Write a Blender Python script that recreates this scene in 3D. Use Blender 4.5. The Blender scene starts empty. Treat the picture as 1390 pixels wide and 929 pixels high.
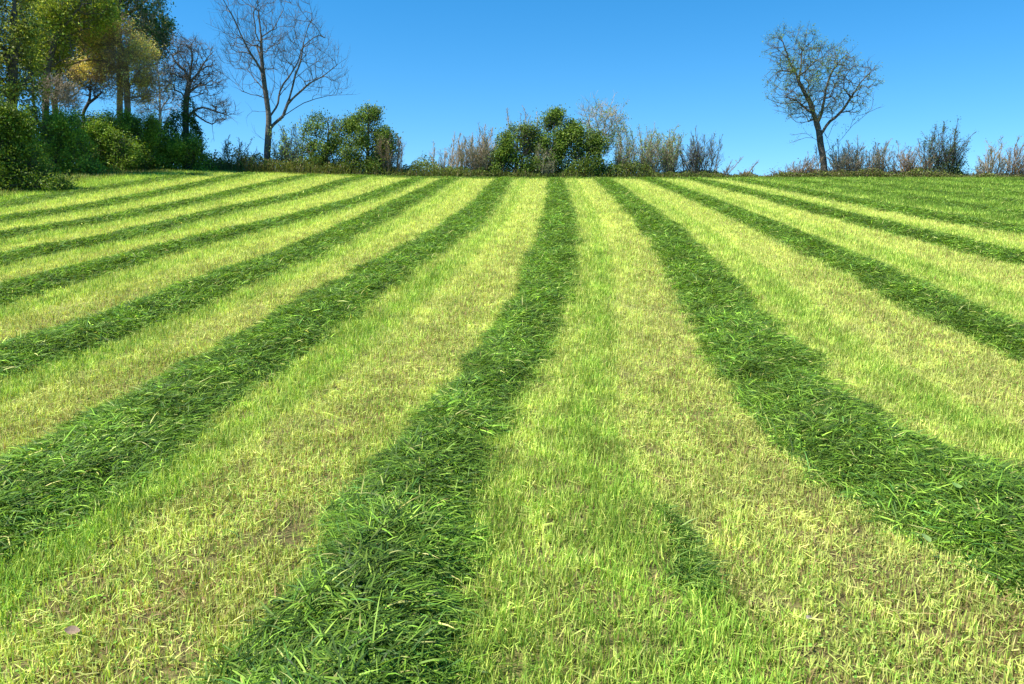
import bpy, math
import numpy as np
C = bpy.context.scene.collection
rng = np.random.default_rng(11)
PITCH, CAMH, FPX = math.radians(10), 1.68, 1010.0

# ------------------------------------------------------------------ noise and terrain
def hash2(i, j, s):
    h = (i.astype(np.int64) * 374761393 + j.astype(np.int64) * 668265263 + s * 982451653) & 0xffffffff
    h = ((h ^ (h >> 13)) * 1274126177) & 0xffffffff
    return ((h ^ (h >> 16)) & 0xffff) / 65535.0
def vnoise(x, y, s=0):
    x = np.asarray(x, float); y = np.asarray(y, float)
    i = np.floor(x); j = np.floor(y); fx = x - i; fy = y - j
    fx = fx * fx * (3 - 2 * fx); fy = fy * fy * (3 - 2 * fy)
    a = hash2(i, j, s); b = hash2(i + 1, j, s); c = hash2(i, j + 1, s); d = hash2(i + 1, j + 1, s)
    return (a * (1 - fx) + b * fx) * (1 - fy) + (c * (1 - fx) + d * fx) * fy
def fbm(x, y, s=0, o=3):
    t = 0; a = 0.5; n = 0
    for k in range(o):
        t = t + a * vnoise(np.asarray(x) * 2 ** k, np.asarray(y) * 2 ** k, s + k); n += a; a *= 0.5
    return t / n
def sp(t, w): return w * np.logaddexp(0, np.clip(t / w, -60, 60))
def H(X, Y):
    X = np.asarray(X, float); Y = np.asarray(Y, float)
    z = 0.0925 * sp(Y - 6, 0.9) - 0.0925 * sp(Y - 44.3, 1.5) - 0.05 * sp(Y - 52, 3) + 0.05 * sp(Y - 110, 10)
    z = z + np.minimum(0.034 * sp(-X - 5, 2), 0.75) * np.clip((Y - 12) / 25, 0, 1)
    return z
def W(px, py, Y):                      # the point of the place that lies Y metres up the field in that direction
    a = (px - 695) / FPX; b = -(py - 464.5) / FPX
    dy = math.cos(PITCH) + b * math.sin(PITCH); dz = -math.sin(PITCH) + b * math.cos(PITCH)
    t = Y / dy
    return np.array([a * t, Y, CAMH + dz * t])

# ------------------------------------------------------------------ mesh collecting
class Buf:
    def __init__(s): s.v = []; s.q = []; s.t = []; s.c = []; s.n = 0
    def add(s, v, q=None, t=None, c=None):
        v = np.asarray(v, np.float32).reshape(-1, 3)
        if q is not None: s.q.append(np.asarray(q, np.int64).reshape(-1, 4) + s.n)
        if t is not None: s.t.append(np.asarray(t, np.int64).reshape(-1, 3) + s.n)
        c = np.broadcast_to(np.asarray(c, np.float32), (len(v), 3))
        s.v.append(v); s.c.append(c); s.n += len(v)
    def build(s, name, mat, parent=None, smooth=False):
        v = np.concatenate(s.v); c = np.concatenate(s.c)
        q = np.concatenate(s.q) if s.q else np.zeros((0, 4), np.int64)
        t = np.concatenate(s.t) if s.t else np.zeros((0, 3), np.int64)
        me = bpy.data.meshes.new(name)
        me.vertices.add(len(v)); me.vertices.foreach_set('co', v.ravel())
        li = np.concatenate([q.ravel(), t.ravel()]).astype(np.int32)
        me.loops.add(len(li)); me.loops.foreach_set('vertex_index', li)
        ls = np.concatenate([np.arange(len(q)) * 4, len(q) * 4 + np.arange(len(t)) * 3]).astype(np.int32)
        me.polygons.add(len(ls)); me.polygons.foreach_set('loop_start', ls)
        me.polygons.foreach_set('use_smooth', np.full(len(ls), smooth))
        a = me.color_attributes.new('col', 'FLOAT_COLOR', 'POINT')
        a.data.foreach_set('color', np.concatenate([c, np.ones((len(c), 1), np.float32)], 1).astype(np.float32).ravel())
        me.update(calc_edges=True)
        me.materials.append(mat)
        o = bpy.data.objects.new(name, me); C.objects.link(o)
        if parent: o.parent = parent
        return o
def tag(o, label=None, cat=None, group=None, kind=None):
    if label: o['label'] = label
    if cat: o['category'] = cat
    if group: o['group'] = group
    if kind: o['kind'] = kind
    return o
def empty(name, loc):
    o = bpy.data.objects.new(name, None); C.objects.link(o); o.location = loc; o.empty_display_size = 0.3
    return o

# ------------------------------------------------------------------ materials
def mat(name, rough=0.5, trans=0.3, spec=0.4, bump=0.0, noise=0.0, nscale=30, tint=(1.15, 1.1, 0.55)):
    m = bpy.data.materials.new(name); m.use_nodes = True
    nt = m.node_tree; N = nt.nodes; L = nt.links; N.clear()
    out = N.new('ShaderNodeOutputMaterial'); at = N.new('ShaderNodeAttribute'); at.attribute_name = 'col'
    col = at.outputs['Color']
    p = N.new('ShaderNodeBsdfPrincipled'); p.inputs['Roughness'].default_value = rough
    p.inputs['Specular IOR Level'].default_value = spec
    if noise or bump:
        tc = N.new('ShaderNodeTexCoord'); nz = N.new('ShaderNodeTexNoise')
        nz.inputs['Scale'].default_value = nscale; nz.inputs['Detail'].default_value = 6
        L.new(tc.outputs['Object'], nz.inputs['Vector'])
        if noise:
            mr = N.new('ShaderNodeMapRange'); mr.inputs[1].default_value = 0.3; mr.inputs[2].default_value = 0.7
            mr.inputs[3].default_value = 1 - noise; mr.inputs[4].default_value = 1 + noise
            L.new(nz.outputs['Fac'], mr.inputs[0])
            mx = N.new('ShaderNodeMix'); mx.data_type = 'RGBA'; mx.blend_type = 'MULTIPLY'; mx.inputs[0].default_value = 1
            L.new(col, mx.inputs[6]); L.new(mr.outputs[0], mx.inputs[7]); col = mx.outputs[2]
        if bump:
            b = N.new('ShaderNodeBump'); b.inputs['Strength'].default_value = bump; b.inputs['Distance'].default_value = 0.03
            L.new(nz.outputs['Fac'], b.inputs['Height']); L.new(b.outputs[0], p.inputs['Normal'])
    L.new(col, p.inputs['Base Color'])
    if trans:
        tr = N.new('ShaderNodeBsdfTranslucent'); ms = N.new('ShaderNodeMixShader'); ms.inputs[0].default_value = trans
        mx = N.new('ShaderNodeMix'); mx.data_type = 'RGBA'; mx.blend_type = 'MULTIPLY'; mx.inputs[0].default_value = 1
        mx.inputs[7].default_value = (*tint, 1)
        L.new(col, mx.inputs[6]); L.new(mx.outputs[2], tr.inputs['Color'])
        L.new(p.outputs[0], ms.inputs[1]); L.new(tr.outputs[0], ms.inputs[2]); L.new(ms.outputs[0], out.inputs['Surface'])
    else:
        L.new(p.outputs[0], out.inputs['Surface'])
    return m
M_GROUND = mat('soil_and_thatch', 0.95, 0, 0.1, 0.8, 0.45, 38)
M_STUB = mat('stubble_stems', 0.6, 0.35, 0.25)
M_CUT = mat('cut_grass', 0.55, 0.36, 0.3)
M_LEAF = mat('leaf', 0.5, 0.35, 0.3)
M_BARK = mat('bark', 0.9, 0, 0.15, 0.6, 0.3, 14)
M_STONE = mat('weathered_stone', 0.9, 0, 0.2, 0.5, 0.3, 60)

# ------------------------------------------------------------------ blades of grass, all at once
def blades(buf, P, head, elev, curl, L, w, col, K=2, roll=None, tipcol=None):
    n = len(P)
    if n == 0: return
    P = np.asarray(P, float)
    side = np.stack([-np.sin(head), np.cos(head), np.zeros(n)], 1)
    if roll is not None:
        up = np.stack([-np.cos(head) * np.sin(elev), -np.sin(head) * np.sin(elev), np.cos(elev)], 1)
        side = side * np.cos(roll)[:, None] + up * np.sin(roll)[:, None]
    rows = []; c = []; p = P.copy(); e = elev.copy()
    tipcol = col if tipcol is None else tipcol
    for k in range(K):
        ww = (w * (0.8 if k == 0 else 1.0) * (1 - 0.25 * max(0, k - 1)))[:, None] * 0.5
        rows += [p - side * ww, p + side * ww]
        cc = col + (tipcol - col) * (k / K); c += [cc, cc]
        d = np.stack([np.cos(head) * np.cos(e), np.sin(head) * np.cos(e), np.sin(e)], 1)
        p = p + d * (L / K)[:, None]; e = e + curl / K
    rows.append(p); c.append(tipcol)
    m = 2 * K + 1
    v = np.stack(rows, 1).reshape(-1, 3); cv = np.stack(c, 1).reshape(-1, 3)
    o = np.arange(n)[:, None] * m
    q = np.concatenate([o + np.array([2 * k, 2 * k + 1, 2 * k + 3, 2 * k + 2]) for k in range(K - 1)]) if K > 1 else None
    t = o + np.array([2 * K - 2, 2 * K - 1, 2 * K])
    buf.add(v, q, t, cv)
def pick(cols, weights, n):
    cols = np.array(cols); weights = np.asarray(weights, float)
    i = rng.choice(len(cols), n, p=weights / weights.sum())
    return cols[i] * rng.uniform(0.75, 1.25, (n, 1)) * rng.uniform(0.93, 1.07, (n, 3))

def leaves(B, P, sz, cols, wts, clumpscale=1.2, seed=0, up=.4, lo=.55, hi=1.5):
    n = len(P)
    nrm = rng.normal(0, 1, (n, 3)); nrm[:, 2] += up; nrm /= np.linalg.norm(nrm, axis=1, keepdims=True)
    a = np.cross(nrm, rng.normal(0, 1, (n, 3))); a /= np.linalg.norm(a, axis=1, keepdims=True) + 1e-9; b = np.cross(nrm, a)
    L = (sz * rng.uniform(.6, 1.4, n))[:, None]; wd = L * rng.uniform(.45, .75, (n, 1))
    v = np.stack([P - a * L * .5, P + b * wd * .5 + nrm * L * .08, P + a * L * .5 - nrm * L * .06, P - b * wd * .5 + nrm * L * .08], 1)
    cl = fbm(P[:, 0] * clumpscale + 7.3 * P[:, 1], P[:, 2] * clumpscale + P[:, 1] * 1.7, 600 + seed, 2)
    c = 1.6 * pick(cols, wts, n) * (lo + (hi - lo) * cl)[:, None]
    o = np.arange(n)[:, None] * 4
    B.add(v.reshape(-1, 3), o + np.array([0, 1, 2, 3]), None, np.repeat(c, 4, 0))

# ------------------------------------------------------------------ rows of cut grass (x, y of each centre line in metres)
ROWS = [
 # points from near to far, width, height, name of the look, looseness
 dict(id=-7, p=[(-15.7, 18), (-15.9, 23.6), (-16.3, 27.3), (-16.2, 31), (-16.3, 37), (-16.6, 43)], w=1.25, h=.08,
      l='ragged pale windrow nearest the woods and brambles on the left'),
 dict(id=-6, p=[(-13.9, 15), (-13.7, 20.3), (-13.2, 22.6), (-13.2, 24.8), (-13.6, 32), (-14.4, 41.5), (-14.6, 43.5)], w=1.1, h=.085,
      l='thin windrow next to the ragged pale one beside the left woods'),
 dict(id=-5, p=[(-11.9, 11), (-11.6, 17.3), (-11.0, 20.7), (-10.8, 26.4), (-11.1, 38.2), (-11.2, 43.5)], w=1.05, h=.09,
      l='windrow reaching the crest just right of the tall bare tree'),
 dict(id=-4, p=[(-9.9, 8), (-9.6, 14.2), (-9.0, 16.7), (-8.7, 22.8), (-8.1, 30.2), (-8.3, 39.7), (-8.4, 43.5)], w=1.05, h=.10,
      l='windrow reaching the crest in front of the two round leafy trees'),
 dict(id=-3, p=[(-7.8, 4), (-7.5, 10.8), (-7.3, 13), (-6.95, 16.2), (-6.1, 21), (-5.4, 28.7), (-5.2, 38.5), (-5.2, 43.5)], w=1.05, h=.10,
      l='windrow reaching the crest at the low dark hedge stretch'),
 dict(id=-2, p=[(-5.9, 2), (-5.4, 7), (-5.05, 8.2), (-4.8, 9.7), (-4.55, 12.4), (-4.2, 15), (-3.95, 21.1), (-3.6, 32.2), (-3.4, 43.5)], w=1.05, h=.105,
      l='second windrow left of the middle one, leaving the photo at the left edge'),
 dict(id=-1, p=[(-3.4, 1), (-3.2, 3), (-3.0, 4.0), (-2.9, 4.9), (-2.82, 6.7), (-2.68, 8.8), (-2.4, 11), (-2.0, 14.5), (-1.4, 19), (-.9, 27.4), (-.4, 43.5)], w=1.02, h=.11,
      l='first windrow left of the middle one, with a dark swirl near the left edge'),
 dict(id=0, p=[(-.5, .8), (-.6, 2.4), (-.64, 3.1), (-.64, 3.9), (-.56, 5.2), (-.29, 6.7), (.05, 8.8), (.42, 11), (.78, 14.5), (1.18, 19), (1.7, 27.4), (2.5, 43.5)], w=.98, h=.11,
      l='middle windrow running up from the bottom edge of the photo'),
 dict(id=1, p=[(3.4, 1), (3.05, 2.6), (2.75, 3.4), (2.6, 4.0), (2.5, 4.7), (2.42, 5.5), (2.42, 6.7), (2.68, 8.8), (2.98, 11.3), (3.36, 14.5), (3.75, 19), (4.27, 27.4), (5.1, 43.5)], w=1.06, h=.115,
      l='first windrow right of the middle one, spilling wide at the bottom right'),
 dict(id=2, p=[(5.5, 1), (5.6, 5), (5.64, 7.3), (5.7, 8.2), (5.74, 9.2), (5.88, 11), (6.25, 14.5), (6.62, 19.7), (7.05, 27.4), (7.7, 43.5)], w=1.02, h=.11,
      l='second windrow right of the middle one, reaching the right edge half way up'),
 dict(id=3, p=[(9.2, 6), (9.6, 13), (9.62, 14.1), (9.58, 15.4), (9.62, 18), (9.62, 21.8), (9.9, 29.4), (10.0, 37.3), (10.2, 43.5)], w=1.1, h=.11,
      l='third windrow right of the middle one, last with pale stubble on both sides'),
 dict(id=4, p=[(12.4, 10), (12.6, 17.2), (12.6, 18.5), (12.4, 21), (12.3, 25), (12.35, 30), (12.4, 35.8), (12.5, 43.5)], w=1.45, h=.10,
      l='broad loose windrow edging the thickly covered right corner of the field'),
 dict(id=5, p=[(15.2, 13), (15.1, 25), (15.0, 43.5)], w=1.7, h=.085, l='flat spread windrow below the lone leafing tree, second into the green corner'),
 dict(id=6, p=[(17.9, 16), (17.8, 28), (17.6, 43.5)], w=1.75, h=.085, l='flat spread windrow below the bare shrubs right of the lone tree'),
 dict(id=7, p=[(20.7, 19), (20.6, 30), (20.4, 43.5)], w=1.75, h=.085, l='flat spread windrow below the tall spiky shrub on the right'),
 dict(id=8, p=[(23.6, 22), (23.5, 32), (23.2, 43.5)], w=1.75, h=.085, l='flat spread windrow in the far right corner of the field'),
]
for r in ROWS:
    a = np.array(r['p'], float); yy = np.arange(a[0, 1], a[-1, 1] + .05, .1)
    xx = np.interp(yy, a[:, 1], a[:, 0]); k = np.ones(9) / 9
    xx = np.convolve(np.pad(xx, 4, mode='reflect', reflect_type='odd'), k, 'valid')
    r['x'], r['y'] = xx, yy
def row_x(r, Y): return np.interp(Y, r['y'], r['x'])
def row_half(r, Y, side):
    s = 17 * r['id'] + (5 if side > 0 else 0)
    hw = r['w'] * 0.5 * (0.62 + 0.5 * fbm(Y * 0.9, Y * 0 + s, 3, 3) + .26 * vnoise(Y * 4.5, Y * 0 + s, 4))
    if r['id'] == 1: hw = hw + (0.42 if side > 0 else 0.12) * np.clip((5.2 - Y) / 1.5, 0, 1)
    hw = hw - (.0 if r['id'] in (-1, -2) else .05)
    if r['id'] == 0: hw = hw - (.03 if side > 0 else .11) * np.clip((12 - Y) / 4, 0, 1) - (0 if side > 0 else .08) * np.clip((13 - Y) / 3, 0, 1) * np.clip((Y - 3) / 1.5, 0, 1)
    if r['id'] == -1 and side > 0: hw = hw + .14 * np.clip((5.5 - Y) / 1.5, 0, 1)
    return hw
def row_cover(X, Y):                   # 0 in the open, 1 well inside a row
    cov = np.zeros_like(X)
    for r in ROWS:
        d = X - row_x(r, Y)
        k = np.nonzero((Y > r['y'][0] - .2) & (Y < r['y'][-1] + .2) & (np.abs(d) < 1.6))[0]
        if len(k) == 0: continue
        dk = d[k]; h = np.where(dk > 0, row_half(r, Y[k], 1), row_half(r, Y[k], -1))
        cov[k] = np.maximum(cov[k], 1 - np.abs(dk) / h)
    return cov
def phase(X, Y):                       # where between its two rows a point lies
    xs = np.stack([row_x(r, Y) for r in ROWS]); u = np.full(X.shape, .3)
    for i in range(len(ROWS) - 1):
        m = (X >= xs[i]) & (X < xs[i + 1]); u = np.where(m, (X - xs[i]) / (xs[i + 1] - xs[i] + 1e-6), u)
    return u
def edge_left(Y): return np.interp(Y, [0, 20, 28, 34, 40, 46], [-16.5, -17.2, -18.4, -19.2, -18.5, -18])
def swath(X, Y):                       # (greenness, brownness) of the stubble
    u = phase(X, Y) + 0.07 * (fbm(X * .8, Y * .35, 31) - .5)
    n1 = fbm(X * 1.1, Y * .55, 41, 3); n2 = fbm(X * 3.2, Y * 2.4, 51, 3)
    g = 0.63 - 0.40 * np.clip((u - .45) / .06, 0, 1) + 0.22 * np.clip((u - .86) / .08, 0, 1)
    g = g - 0.4 * np.exp(-((u - .475) / .028) ** 2) - .25 * np.exp(-((u - .22) / .02) ** 2) + .25 * np.exp(-((u - .36) / .05) ** 2)
    g = g + 0.6 * (n1 - .5) + 0.45 * (n2 - .5)
    b = 0.33 * np.exp(-((u - .68) / .13) ** 2) * np.clip(1.5 * n1 + .1, 0, 1) + 0.5 * np.clip(n2 - .62, 0, 1) * 2
    near = np.clip((5 - Y) / 2.5, 0, 1); g = g + 0.2 * near * (u < .6); b = b * (1 - .25 * near) + .5 * near * np.clip(fbm(X * 1.9, Y * 1.7, 55, 3) - .56, 0, 1) * 3
    far = np.clip((Y - 10) / 14, 0, 1); b = b * (1 - .6 * far); g = g * (1 - .3 * far)
    lush = np.clip((X - 12.6) / 1.2, 0, 1) * np.clip((Y - 8) / 8, 0, 1)
    lush = np.maximum(lush, np.clip((-15.6 - X) / 1.0, 0, 1) * .8)
    g = np.maximum(g, lush * (1.1 + .6 * (n2 - .5))); b = b * (1 - .8 * lush)
    return np.clip(g, 0, 1), np.clip(b, 0, 1)

STRAW = np.array((.80, .80, .255)); YGREEN = np.array((.61, .77, .135)); GREEN = np.array((.23, .43, .04)); BROWN = np.array((.36, .24, .11))

# ------------------------------------------------------------------ ground, one sheet to the horizon
def ax(segs):
    o = []
    for a, b, s in segs: o.append(np.arange(a, b, s))
    return np.concatenate(o)
far = np.cumsum(np.linspace(2, 40, 24))
gx = np.concatenate([-30 - far[::-1], ax([(-30, -9, .4), (-9, 9, .075), (9, 30.1, .4)]), 30 + far])
gy = np.concatenate([-10 - far[::-1], ax([(-10, 1, .5), (1, 10, .075), (10, 20, .15), (20, 54, .3)]), 54 + far])
GX, GY = np.meshgrid(gx, gy); GX = GX.ravel(); GY = GY.ravel()
GZ = H(GX, GY) + (np.abs(GX) < 30) * (GY < 54) * (.035 * (fbm(GX * 1.3, GY * 1.3, 71) - .5) + .03 * (vnoise(GX * 7, GY * 7, 72) - .5)) - .01
g, b = swath(GX, GY)
SOIL = np.array((.165, .135, .055)); THATCH = np.array((.50, .52, .17)); MOSS = np.array((.24, .36, .06))
fdist = np.clip((GY - 5) / 14, 0, 1)[:, None]
gc = SOIL * (1 - fdist) + THATCH * fdist
gc = gc * (.75 + .5 * vnoise(GX * 4, GY * 4, 73))[:, None]
gc = gc * (.8 + .2 * fdist)
gc = gc + (MOSS - gc) * (g * (.15 + .4 * fdist[:, 0]))[:, None]
gc = gc + (BROWN * .7 - gc) * (b * .5)[:, None]
off = ((GY > 44.5) | (GX < edge_left(GY)) | (GY < -1))[:, None]
gc = np.where(off, np.array((.10, .11, .035)) * (.6 + .8 * fbm(GX * .5, GY * .5, 74))[:, None], gc)
nx, ny = len(gx), len(gy)
ii = (np.arange(ny - 1)[:, None] * nx + np.arange(nx - 1)[None]).ravel()
B = Buf(); B.add(np.stack([GX, GY, GZ], 1), np.stack([ii, ii + 1, ii + 1 + nx, ii + nx], 1), None, gc)
tag(B.build('ground', M_GROUND, smooth=True), 'gently rising mown hay field with soil and thatch between the stubble', 'ground', kind='structure')

# ------------------------------------------------------------------ sampling of the field, thinner and coarser up the hill
def sample(rho, y0, y1, lim):
    out = []
    step = 0.5
    for y in np.arange(y0, y1, step):
        r = rho(y + step / 2); xa, xb = lim(y + step / 2); n = int(r * step * (xb - xa))
        out.append(np.stack([rng.uniform(xa, xb, n), rng.uniform(y, y + step, n)], 1))
    a = np.concatenate(out); return a[:, 0], a[:, 1]
def size(Y): return np.maximum(1, (np.hypot(Y, 1.7) / 6.0)) ** .55

# stubble
def rho_s(y): return 9600 * min(1, (5.4 / max(y, 1)) ** 1.55)
def lim_s(y): return (max(-19.5, -1.6 - .76 * y), min(27, 1.6 + .76 * y))
X, Y = sample(rho_s, 1.6, 44.8, lim_s)
cv = row_cover(X, Y) < .35; X = X[cv]; Y = Y[cv]
g, b = swath(X, Y)
bare = fbm(X * 2.6, Y * 2.2, 91, 3)
keep = (X > edge_left(Y) + .3 * (fbm(X, Y, 92) - .5) * 4)
tuf = vnoise(X * 21, Y * 17, 97) * .6 + vnoise(X * 9, Y * 8, 98) * .4
keep &= (tuf > .40) | (rng.uniform(0, 1, len(X)) < .38) | (Y > 11)
keep &= rng.uniform(0, 1, len(X)) < np.clip(1.25 - .5 * b * (bare > .5) - 1.3 * np.clip(bare - .66, 0, 1) * 4 * np.clip((9 - Y) / 5, 0, 1), .12, 1)
X, Y, g, b = X[keep], Y[keep], g[keep], b[keep]; n = len(X); s = size(Y)
rr = rng.uniform(0, 1, n)
col = np.where((rr < g)[:, None], np.where((rng.uniform(0, 1, n) < .45 + .3 * (g - .5))[:, None], GREEN, YGREEN),
      np.where((rr < g + b * .7)[:, None], BROWN, np.where((rng.uniform(0, 1, n) < .30)[:, None], STRAW, YGREEN * .6 + STRAW * .4)))
lz = np.clip((X - 12.4) / 1.2, 0, 1) * (Y > 12); col = np.where((rng.uniform(0, 1, n) < lz * np.clip(1.6 * fbm(X * .5, Y * 1.1, 141, 2) - .25, .1, .85))[:, None], GREEN * .68, col)
col = 1.06 * col * rng.uniform(.55, 1.3, (n, 1)) * rng.uniform(.93, 1.07, (n, 3))
col = col * (.62 + .76 * fbm(X * 7, Y * 4.5, 96, 2))[:, None]
lying = rng.uniform(0, 1, n) < .17 + .2 * b
tall = .034 + .028 * g + .018 * fbm(X * 2, Y * 2, 93)
L = np.where(lying, rng.uniform(.025, .08, n) * np.where(rng.uniform(0, 1, n) < .06, 2, 1), tall * rng.uniform(.55, 1.45, n)) * s ** .8
w = rng.uniform(.0026, .0062, n) * s ** 1.27
elev = np.where(lying, rng.uniform(-.08, .45, n), np.pi / 2 - np.abs(rng.normal(0, .40, n)))
curl = np.where(lying, rng.normal(-.2, .3, n), -rng.uniform(0, .8, n) * g)
Z = H(X, Y) + np.where(lying, rng.uniform(0, .03, n), -.01)
B = Buf()
base = col * .65 + .35 * np.array((.45, .42, .13)) * rng.uniform(.6, 1.0, (n, 1))
blades(B, np.stack([X, Y, Z], 1), rng.uniform(0, 2 * np.pi, n), elev, curl, L, w, base, 2, rng.normal(0, .3, n), col)
m = 60000; X = rng.uniform(-6, 6, m); Y = rng.uniform(1.8, 9, m)
k = (row_cover(X, Y) < .3) & (fbm(X * 2.4, Y * 2.1, 131, 3) > .58) & (np.abs(X) < .8 * Y + 1.5); X, Y = X[k], Y[k]
leaves(B, np.stack([X, Y, H(X, Y) + rng.uniform(.01, .045, len(X))], 1), np.full(len(X), .014), [(.10, .22, .03), (.16, .30, .04), (.24, .36, .07)], [2, 2, 1], 4.0, 9, up=1.6)
tag(B.build('stubble', M_STUB), 'short yellow green mown stubble between the dark windrows', 'stubble', kind='stuff')

# ------------------------------------------------------------------ windrows
CUTC = [(.050, .105, .010), (.105, .205, .018), (.175, .31, .028), (.29, .44, .055), (.52, .50, .16), (.07, .17, .03)]
CUTW = [2.6, 3.6, 2.8, 1.7, .35, 1.3]
def hump(r, X, Y):
    d = X - row_x(r, Y); h = np.where(d > 0, row_half(r, Y, 1), row_half(r, Y, -1))
    u = np.clip(np.abs(d) / h, 0, 1)
    return .9 * r['h'] * (1 - u ** 2.2) * (.35 + .75 * fbm(X * 2.2, Y * 1.4, 200 + r['id'], 3) + .6 * fbm(X * 7, Y * 5.5, 230 + r['id'], 2))
def add_hump(B, cx, cy, nrm, hl, hr, hh, cs=13):
    t = np.linspace(-1, 1, cs); k = len(cx)
    off = np.where(t[None] < 0, t[None] * hl[:, None], t[None] * hr[:, None])
    X = cx[:, None] + nrm[0] * off; Yv = cy[:, None] + nrm[1] * off
    Z = H(X, Yv) + hh * (1 - np.abs(t[None]) ** 2.2) * (.45 + .9 * fbm(X * 2.2, Yv * 1.4, 300, 3)) - .02
    i = (np.arange(k - 1)[:, None] * cs + np.arange(cs - 1)[None]).ravel()
    c = np.array((.035, .075, .012)) * (.6 + .8 * vnoise(X.ravel() * 9, Yv.ravel() * 9, 301))[:, None]  # mound darker than its blades: shade in the gaps put into the colour
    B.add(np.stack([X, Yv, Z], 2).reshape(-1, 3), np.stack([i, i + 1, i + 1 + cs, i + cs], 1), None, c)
def cut_blades(B, X, Y, Z, u, seed, pale=0.0, Kn=3):
    n = len(X); s = size(Y)
    swirl = (fbm(X * 3.1, Y * 2.3, 400 + seed, 2) - .5) * 9 + rng.normal(0, 1.3, n)
    clump = fbm(X * 3.1, Y * 2.2, 500 + seed, 3)
    c = pick(CUTC, CUTW, n) * (.55 + .9 * clump)[:, None] * 1.04 * np.exp(rng.normal(0, .38, (n, 1)))
    c = c + (np.array((.20, .30, .06)) - c) * pale * rng.uniform(0, 1, (n, 1))
    L = rng.uniform(.045, .145, n) * np.where(rng.uniform(0, 1, n) < .06, 1.6, 1) * s ** .35; w = rng.uniform(.0035, .0088, n) * s ** 1.0
    elev = np.abs(rng.normal(.04, .31, n)); curl = -rng.uniform(.1, 1.3, n)
    nearm = Y < 9
    for m, K in ((nearm, Kn), (~nearm, 2)):
        blades(B, np.stack([X, Y, Z], 1)[m], swirl[m], elev[m], curl[m], L[m], w[m], c[m], K, rng.normal(0, .5, m.sum()), c[m] * 1.1)
for r in ROWS:
    B = Buf(); id_ = r['id']
    yy = r['y'][::1] if r['y'][0] < 12 else r['y'][::2]
    add_hump(B, row_x(r, yy), yy, (1, 0), row_half(r, yy, -1) * .86, row_half(r, yy, 1) * .86, r['h'])
    def rho_w(y): return 10000 * min(1, (6.0 / max(y, 1)) ** 1.05) * (.62 if id_ >= 5 else .5 if id_ == -7 else .85 if id_ == 4 else 1)
    ys = np.arange(r['y'][0], r['y'][-1], .25); Xl = []; Yl = []
    for y in ys:
        n = int(rho_w(y) * .25 * r['w'] * 1.25)
        Yl.append(rng.uniform(y, y + .25, n)); Xl.append(np.where(rng.uniform(0, 1, n) < .06, rng.normal(0, .9, n), np.clip(rng.normal(0, .55, n), -1.1, 1.1)) if id_ < 5 else rng.uniform(-1.3, 1.3, n))
    Y = np.concatenate(Yl); u = np.concatenate(Xl)
    uni = rng.uniform(0, 1, len(u)) < .6; u = np.where(uni, rng.uniform(-1.04, 1.04, len(u)), u)
    X = row_x(r, Y) + u * np.where(u > 0, row_half(r, Y, 1), row_half(r, Y, -1))
    Z = H(X, Y) + hump(r, X, Y) * rng.uniform(.55, 1.12, len(X)) + rng.uniform(0, .03, len(X))
    cut_blades(B, X, Y, Z, u, id_ + 9, .55 if id_ == -7 else .35 if id_ >= 5 else .12)
    tag(B.build('grass_windrow', M_CUT), r['l'], 'windrow', 'windrows of cut grass')
# the swath laid along the crest, across the ends of the others
B = Buf(); xs = np.arange(-9, 31, .25); yc = 44.1 + .25 * np.sin(xs * .4)
add_hump(B, xs, yc, (0, 1), 0 * xs + .6, 0 * xs + .6, .15)
n = 26000; X = rng.uniform(-10, 31, n); v = rng.normal(0, .5, n)
Y = 44.1 + .25 * np.sin(X * .4) + v
Z = H(X, Y) + .16 * np.clip(1 - v ** 2, 0, 1) * rng.uniform(.3, 1.1, n)
cut_blades(B, X, Y, Z, v, 60, .3)
tag(B.build('grass_windrow', M_CUT), 'windrow laid crosswise along the crest, over the ends of the other rows', 'windrow', 'windrows of cut grass')

# uncut tuft the mower missed
a0 = np.array((.79, 4.05)); a1 = np.array((.87, 3.1))
n = 1350; t = rng.beta(1.25, 1.0, n)
X = a0[0] + (a1[0] - a0[0]) * t + rng.normal(0, .018 + .04 * t, n) + .04 * np.sin(t * 5); Y = a0[1] + (a1[1] - a0[1]) * t + rng.normal(0, .06, n)
B = Buf(); c = pick([(.06, .14, .022), (.13, .25, .035), (.23, .36, .06), (.45, .55, .14)], [2.5, 3, 2.2, .5], n)
blades(B, np.stack([X, Y, H(X, Y)], 1), rng.normal(-1.0, .5, n), rng.uniform(.2, .9, n), -rng.uniform(.4, 1.2, n), rng.uniform(.06, .17, n), rng.uniform(.004, .008, n), c, 3, rng.normal(0, .5, n), c * 1.15)
o = B.build('grass_tuft', M_CUT)
tag(o, 'dark uncut tuft of flattened grass left standing in the pale stubble', 'grass tuft')

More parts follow.
